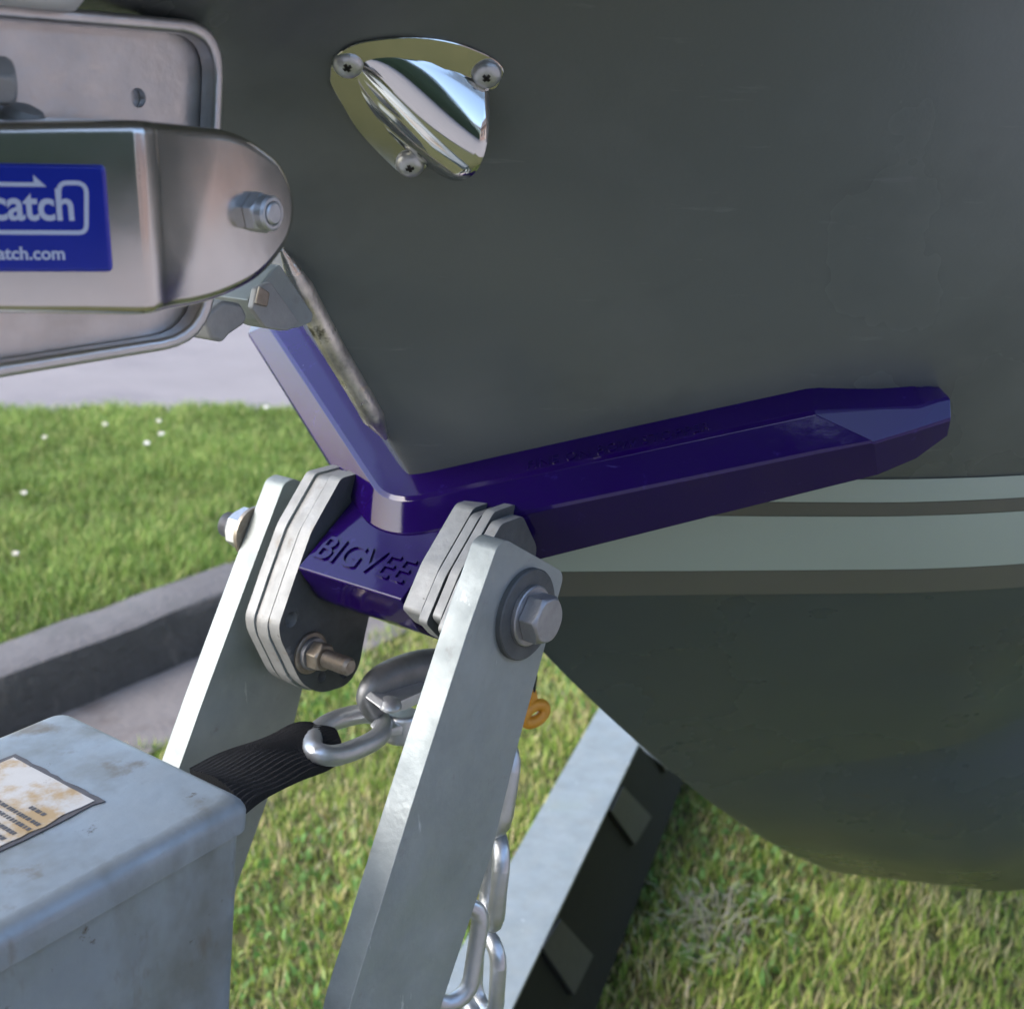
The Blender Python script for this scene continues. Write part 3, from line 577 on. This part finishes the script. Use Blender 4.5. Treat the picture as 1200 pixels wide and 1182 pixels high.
# weathered label on the lid
def lid(px, py, h=.0): p = at(px, py, 2, ZT); p[2] += h; return p
lc = [lid(122, 939), lid(14, 886)]; d_y = lc[1] - lc[0]; d_x = np.array([-.12, 0, 0]); lo = lc[0]; lo[1:2] = lo[1]
yA, yB_ = lc[0][1], lc[1][1]; xA = lc[0][0]
jag = lambda a, b, n, s: [np.array(a) + (np.array(b) - np.array(a)) * t + np.array([rng.normal(0, s), rng.normal(0, s), 0]) for t in np.linspace(0, 1, n, endpoint=False)]
zl = ZT + .0006; x1, y1, x2, y2 = xA, yA, xA - .10, yB_
MB().prism(jag((x1, y1, zl), (x1, y2, zl), 14, .0003) + jag((x1, y2, zl), (x2, y2, zl), 14, .0003) + jag((x2, y2, zl), (x2, y1, zl), 8, .0003) + jag((x2, y1, zl), (x1, y1, zl), 18, .0005), (0, 0, -1), .0005).build('label_border', M['label_border'], post)
b = .0028; zl = ZT + .0010
MB().prism(jag((x1 - b, y1 + b, zl), (x1 - b, y2 - b, zl), 10, .0002) + [(x1 - b, y2 - b, zl), (x2 + b, y2 - b, zl), (x2 + b, y1 + b, zl)] + jag((x2 + b, y1 + b, zl), (x1 - b, y1 + b, zl), 18, .0005), (0, 0, -1), .0003).build('paper_label', M['paper'], post)
random.seed(2); mbp = MB()
for row, (xx, ya, yb) in enumerate([(-.010, .009, .020), (-.016, .004, .034), (-.0205, .004, .030), (-.026, .006, .03), (-.031, .006, .026), (-.037, .008, .02)]):
    y = y1 + ya
    while y < y1 + yb:
        L = random.uniform(.0006, .0022); X = x1 + xx - .012
        mbp.add([(X, y, zl + .0002), (X, y + L, zl + .0002), (X - .0022, y + L, zl + .0002), (X - .0022, y, zl + .0002)], [(0, 1, 2, 3)]); y += L + random.uniform(.0003, .001)
mbp.build('worn_print', M['label_border'], post)

# ------------------------------------------------------------------ winch strap with shackle and hook
strap = empty('winch_strap', (-.08, 0, -.1), 'black webbing winch strap with a grey shackle and snap hook under the stopper', 'winch strap')
near_e = [at(288, 946, 1, -.026), at(312, 928, 1, -.022), at(350, 909, 1, -.018), at(382, 897, 1, -.016), at(404, 884, 1, -.014)]
far_e = [at(222, 898, 1, .026), at(262, 883, 1, .024), at(310, 862, 1, .02), at(350, 848, 1, .014), at(388, 850, 1, .010)]
ne, fe = crom(near_e, 6), crom(far_e, 6); R = []
for i in range(len(ne)):
    row = []; bottom = []
    for k in np.linspace(0, 1, 61):
        p = ne[i] * (1 - k) + fe[i] * k; hgt = .004 * math.sin(math.pi * k) + .0005 * math.sin(k * 95 + .1 * i) + .0012 * math.sin(i * .5 + k * 5)
        row.append(p + np.array([0, 0, hgt]))
    for k in np.linspace(1, 0, 13):
        p = ne[i] * (1 - k) + fe[i] * k; bottom.append(p + np.array([0, 0, -.0035 - .003 * math.sin(math.pi * k)]))
    R.append(row + bottom)
MB().rings(R).build('webbing', M['black_web'], strap, ang=50)
s0 = at(384, 868, 1, .0)
sh = [at(398, 884, 1, -.016), at(372, 882, 1, -.013), at(366, 872, 1, -.002), at(372, 856, 1, .010), at(398, 842, 1, .013), at(432, 836, 1, .008), at(449, 848, 1, -.002), at(440, 866, 1, -.013)]
MB().tube(crom(sh, 6, True), .0058, 14, True).build('shackle', M['zinc'], strap, ang=60)
hk = [at(474, 856, 1, .004), at(454, 846, 1, .004), at(436, 830, 1, .004), at(432, 812, 1, .004), at(450, 795, 1, .004), at(490, 783, 1, .004), at(530, 784, 1, .004), at(565, 806, 1, .004), at(575, 840, 1, .004), at(556, 866, 1, .004), at(530, 868, 1, .004)]
hp = crom(hk, 5); rr_ = np.interp(np.linspace(0, 1, len(hp)), [0, .12, .3, .5, .75, 1], [.005, .006, .0075, .0115, .012, .006])
hook = MB().tube(hp, rr_, 14, flat=.9, up=(0, 1, 0)).build('snap_hook', M['hook'], strap, ang=60)
MB().lathe(at(470, 850, 1, -.004), (.1, 0, 1), [(-.009, .010), (-.006, .0115), (.006, .0115), (.009, .010)], 24).build('hook_eye', M['zinc'], strap, bevel=.0015)
lt = [at(446, 830, 1, -.012), at(452, 822, 1, -.012), at(468, 822, 1, -.012), at(505, 806, 1, -.012), at(540, 800, 1, -.012), at(540, 812, 1, -.012), at(505, 818, 1, -.012), at(476, 832, 1, -.012), at(455, 836, 1, -.012)]
MB().prism(lt, (0, 1, .3), .012).build('hook_latch', M['zinc'], hook, bevel=.0008)
MB().lathe(at(457, 826, 1, -.0125), (-.15, -.3, 1), [(0, .0068), (.0015, .0064), (.003, .0045), (.0036, .001)], 20).build('latch_rivet', M['zinc'], hook)
lt2 = [at(450, 864, 1, -.012), at(458, 854, 1, -.012), at(505, 842, 1, -.012), at(505, 850, 1, -.012), at(470, 862, 1, -.012)]
MB().prism(lt2, (0, 1, .3), .012).build('hook_latch', M['zinc'], hook, bevel=.0012)

# ------------------------------------------------------------------ safety chain
chain = empty('safety_chain', (.04, -.06, GZ), 'galvanised safety chain hanging behind the nearer slanted arm', 'chain')
def chain_link(c, d, side, L=.066, Wd=.038, r=.0054):
    c = np.asarray(c, float); d = np.asarray(d, float); d /= np.linalg.norm(d); side = np.asarray(side, float); side -= d * (side @ d); side /= np.linalg.norm(side)
    a = Wd / 2 - r; l = L / 2 - Wd / 2; P = []
    for q in np.linspace(-math.pi / 2, math.pi / 2, 9): P.append(c + d * (l + a * math.cos(q)) + side * a * math.sin(q))
    for q in np.linspace(math.pi / 2, 3 * math.pi / 2, 9): P.append(c + d * (-l + a * math.cos(q)) + side * a * math.sin(q))
    MB().tube(P, r, 12, True).build('chain_link', M['zinc'], chain, ang=60)
chain_link(at(580, 918, 1, -.055), (.2, 0, 1), (.35, 1, 0))
chain_link(at(579, 1030, 1, -.058), (.12, 0, 1), (.85, .95, 0))
chain_link(at(533, 1118, 1, -.066), (.22, 0, 1), (.9, -.45, 0), .072)
chain_link(at(570, 1140, 1, -.04), (.05, 0, 1), (.4, 1, 0))
chain_link(at(566, 1212, 1, -.055), (-.35, .2, 1), (.5, .9, 0))
chain_link(at(575, 1300, 1, -.055), (.1, 0, 1), (1, -.3, 0))
# orange clip hanging behind the arm
clip = empty('orange_clip', tuple(at(628, 850, 1, -.03)), 'small orange plastic clip hanging just right of the nearer arm', 'clip')
oc = at(626, 836, 1, -.03)
P = [oc + np.array([.0075 * math.cos(q) + .002 * math.sin(q), -.003 * math.cos(q), .0055 * math.sin(q)]) for q in np.linspace(0, 2 * math.pi, 18, endpoint=False)]
MB().tube(P, .0042, 10, True).build('ring', M['orange'], clip, ang=60)
MB().prism([oc + np.array(v) for v in ((-.004, 0, .005), (.004, -.001, .006), (.002, 0, .017), (-.003, 0, .018))], (0, .003, 0), 1.).build('tab', M['orange'], clip, bevel=.0008)
MB().tube([oc + np.array([-.001, 0, .016]), oc + np.array([.001, 0, .026]), oc + np.array([-.002, .002, .045])], .0009, 6).build('cord', M['dark'], clip)

# ------------------------------------------------------------------ stainless latch unit on the winch post
latch = empty('bow_latch', (-.2, 0, .13), 'polished stainless boat latch with a blue badge and dished back plate', 'latch')
bp = [(-.0775, .2835), (-.34, .2835), (-.34, .139), (-.0935, .139)]
bp3 = rounded(xz(bp, .03), [.024, .01, .01, .03], 8)
MB().prism(bp3, (0, 1, 0), .004, [circ(-.1209, .2499, .0042, .03, 18)]).build('back_plate', M['stainless_rough'], latch)
outer = rounded(xz([(-.0775, .2835), (-.34, .2835), (-.34, .139), (-.0935, .139)], .0299), [.024, .01, .01, .03], 8)
inner = rounded(xz([(-.0775 - .006, .2835 - .006), (-.334, .2775), (-.334, .145), (-.0935 - .006, .145)], .0299), [.019, .006, .006, .025], 8)
MB().prism(outer, (0, -1, 0), .011, [inner]).build('rolled_rim', M['stainless_rough'], latch, bevel=.0022, seg=3, ang=50)
MB().lathe((-.1209, .0345, .2499), (0, 1, 0), [(0, .0055), (.001, .0055)], 18).build('hole_backing', M['stainless_rough'], latch)
# housing: outline in the X-Z plane, front face bent towards the nose
SL = .95                       # the badge face turns away from the nose along this slope
FP0 = np.array([-.172, -.035, .2]); FN = np.array([-SL, -1, 0]) / math.hypot(SL, 1)
h1, h2 = on_plane(-70, 144, FP0, FN), on_plane(-70, 367, FP0, FN); h3, h4 = on_plane(176, 141, FP0, FN), on_plane(174, 370, FP0, FN)
ho = rounded(xz([(h1[0], h1[2]), (h3[0], h3[2]), (-.112, .2375), (-.0845, .2235), (-.0765, .2065), (-.081, .190), (-.101, .1745), (-.134, .1672), (h4[0], h4[2]), (h2[0], h2[2])], 0), [.004, .006, .02, .014, .012, .014, .015, .015, .004, .004], 6)
hc = np.array([-.2, 0, .2055])
def bend(x): return np.interp(x, [-.404, -.174, -.170, -.164, -.160, -.076], [.23 * SL, .0004, -.0006, .0006, .0024, .012])
def inset(loop, d):
    out = []; n = len(loop)
    for i in range(n):
        a, b, c = loop[i - 1], loop[i], loop[(i + 1) % n]; k = 1
        while np.linalg.norm(c - a) < 1e-6: k += 1; c = loop[(i + k) % n]
        t = c - a; t /= np.linalg.norm(t) + 1e-12; nn = np.array([-t[2], 0, t[0]]); out.append(b + nn * d * INS)
    return out
INS = 1; tst = inset(ho, .001); INS = 1 if np.linalg.norm(tst[0] - hc) < np.linalg.norm(ho[0] - hc) else -1
# extra outline vertices so the bend lines exist
def densify(loop):
    out = []; n = len(loop)
    for i in range(n):
        a, b = loop[i], loop[(i + 1) % n]; out.append(a); cuts = []
        for xb in (-.174, -.170, -.164, -.160):
            if (a[0] - xb) * (b[0] - xb) < 0: cuts.append((xb - a[0]) / (b[0] - a[0]))
        for t in sorted(cuts): out.append(a + (b - a) * t)
    return out
ho = [p for i, p in enumerate(ho) if np.linalg.norm(p - ho[i - 1]) > 1e-5]
ho = densify(ho); R = []
def lift(loop, y): return [np.array([p[0], y + bend(p[0]), p[2]]) for p in loop]
R.append([np.array([p[0], max(.024, .02 + float(bend(p[0]))), p[2]]) for p in ho]); rad = .005
for k in np.linspace(0, 1, 6):
    a = k * math.pi / 2; R.append(lift(inset(ho, rad * (1 - math.cos(a))) if k else ho, -.035 + rad * (1 - math.sin(a))))
mb = MB(); n = len(ho); vsl = [p for r in R for p in r]; fs = []
for i in range(len(R) - 1):
    for j in range(n): fs.append((i * n + j, i * n + (j + 1) % n, (i + 1) * n + (j + 1) % n, (i + 1) * n + j))
last = (len(R) - 1) * n; cutsx = [-.174, -.170, -.164, -.160]; bounds = [-9] + cutsx + [9]
for a, b in zip(bounds[:-1], bounds[1:]):
    idx = [j for j in range(n) if a - 3e-5 <= ho[j][0] <= b + 3e-5]
    if len(idx) >= 3: fs.append(tuple(last + j for j in idx))
mb.add(vsl, fs); mb.build('housing', M['stainless'], latch, ang=28)
nb = np.array([-.1065, -.035 + float(bend(-.1065)), .2035]); nd = np.array([.118, -.99, 0.]); nd /= np.linalg.norm(nd)
MB().hexa(nb, nd, .0160, .0055, .25).build('nut', M['zinc'], latch, bevel=.0003, seg=1, ang=25)
MB().lathe(nb + nd * .0054, nd, [(0, .0078), (.0035, .0076), (.0045, .0066), (.0045, .0054), (.0032, .005)], 28).build('nut_collar', M['zinc'], latch)
MB().lathe(nb + nd * .0072, nd, [(0, .0048), (.003, .0048), (.0036, .004)], 22).build('bolt_end', M['zinc'], latch)
bo = FP0 + FN * .0003
def fp(px, py, h=0.): return on_plane(px, py, bo, FN) + FN * h
ex = np.array([1., -SL, 0]) / math.hypot(SL, 1); ey = np.array([0, 0, 1.])
br, bt, bb = fp(124, 193), fp(124, 193)[2], fp(123, 318)[2]; bl = br - ex * .1
def bz(p, z): return np.array([p[0], p[1], z])
badge = MB().prism(rounded([bz(bl, bt), bz(br, bt), bz(br, bb), bz(bl, bb)], .0025, 5), FN, .0035).build('badge', M['badge'], latch, bevel=.0016, seg=3, ang=40)
H_ = .0037
text('badge_lettering', 'boatcatch', .0165, .0003, M['badge_white'], latch, fp(91, 257, H_), ex * .9, ey, thick=.00035, align='RIGHT', space=.98)
text('badge_lettering', 'boatcatch.com', .0068, .0003, M['badge_white'], latch, fp(79, 303, H_), ex, ey, thick=.00018, align='RIGHT')
a_, b_, c_, d_ = fp(71, 250, H_), fp(71, 214, H_), fp(103, 214, H_), fp(103, 272, H_)
pth = rounded([a_, b_, c_, d_, d_ - ex * .09], [0, .003, .004, .003, 0], 6)[5:-5]
def ribbon(P, w):
    Q = []; P = [p for i, p in enumerate(P) if i == 0 or np.linalg.norm(np.asarray(p) - np.asarray(P[i - 1])) > 1e-6]
    for i in range(len(P)):
        t = np.asarray(P[min(i + 1, len(P) - 1)]) - np.asarray(P[max(i - 1, 0)]); t = t / np.linalg.norm(t); nn = np.cross(FN, t); Q.append([P[i] + nn * w / 2, P[i] - nn * w / 2])
    return MB().rings(Q, caps=False, closed=False)
ribbon(pth, .0017).build('badge_outline', M['badge_white'], latch)
a0 = fp(42, 216, H_); ribbon([a0 - ex * .06, a0], .0016).build('badge_arrow', M['badge_white'], latch)
MB().add([a0 + ey * .0036, a0 + ex * .0045 - ey * .0008, a0 - ey * .0008], [(0, 1, 2)]).build('badge_arrow', M['badge_white'], latch)
# small fixings on the back plate and the white knob above it
p = at(10, 96, 1, .012); MB().hexa(p + np.array([-.012, .004, 0]), (1, -.35, 0), .017, .014, .4).build('nut', M['galv_edge'], latch, bevel=.0004, seg=1, ang=25)
p = at(35, 124, 1, .015); MB().lathe(p + np.array([0, .004, -.004]), (.1, -.4, 1), [(-.004, .009), (0, .0088), (.003, .0065), (.0045, .002)], 22).build('dome_screw', M['galv_edge'], latch)
p = at(45, -8, 1, .02); MB().lathe(p + np.array([-.003, 0, -.006]), (0, 0, 1), [(0, .016), (.004, .0195), (.012, .019), (.02, .012), (.026, .006)], 26).build('knob', M['white_plastic'], latch, ang=50)
# unit scaled about the camera to seat it just ahead of the port bow
latch.scale = (.85, .85, .85); latch.location = Vector((-.2, 0, .13)) * .85 + Vector((-.0729, -.0661, .0371))
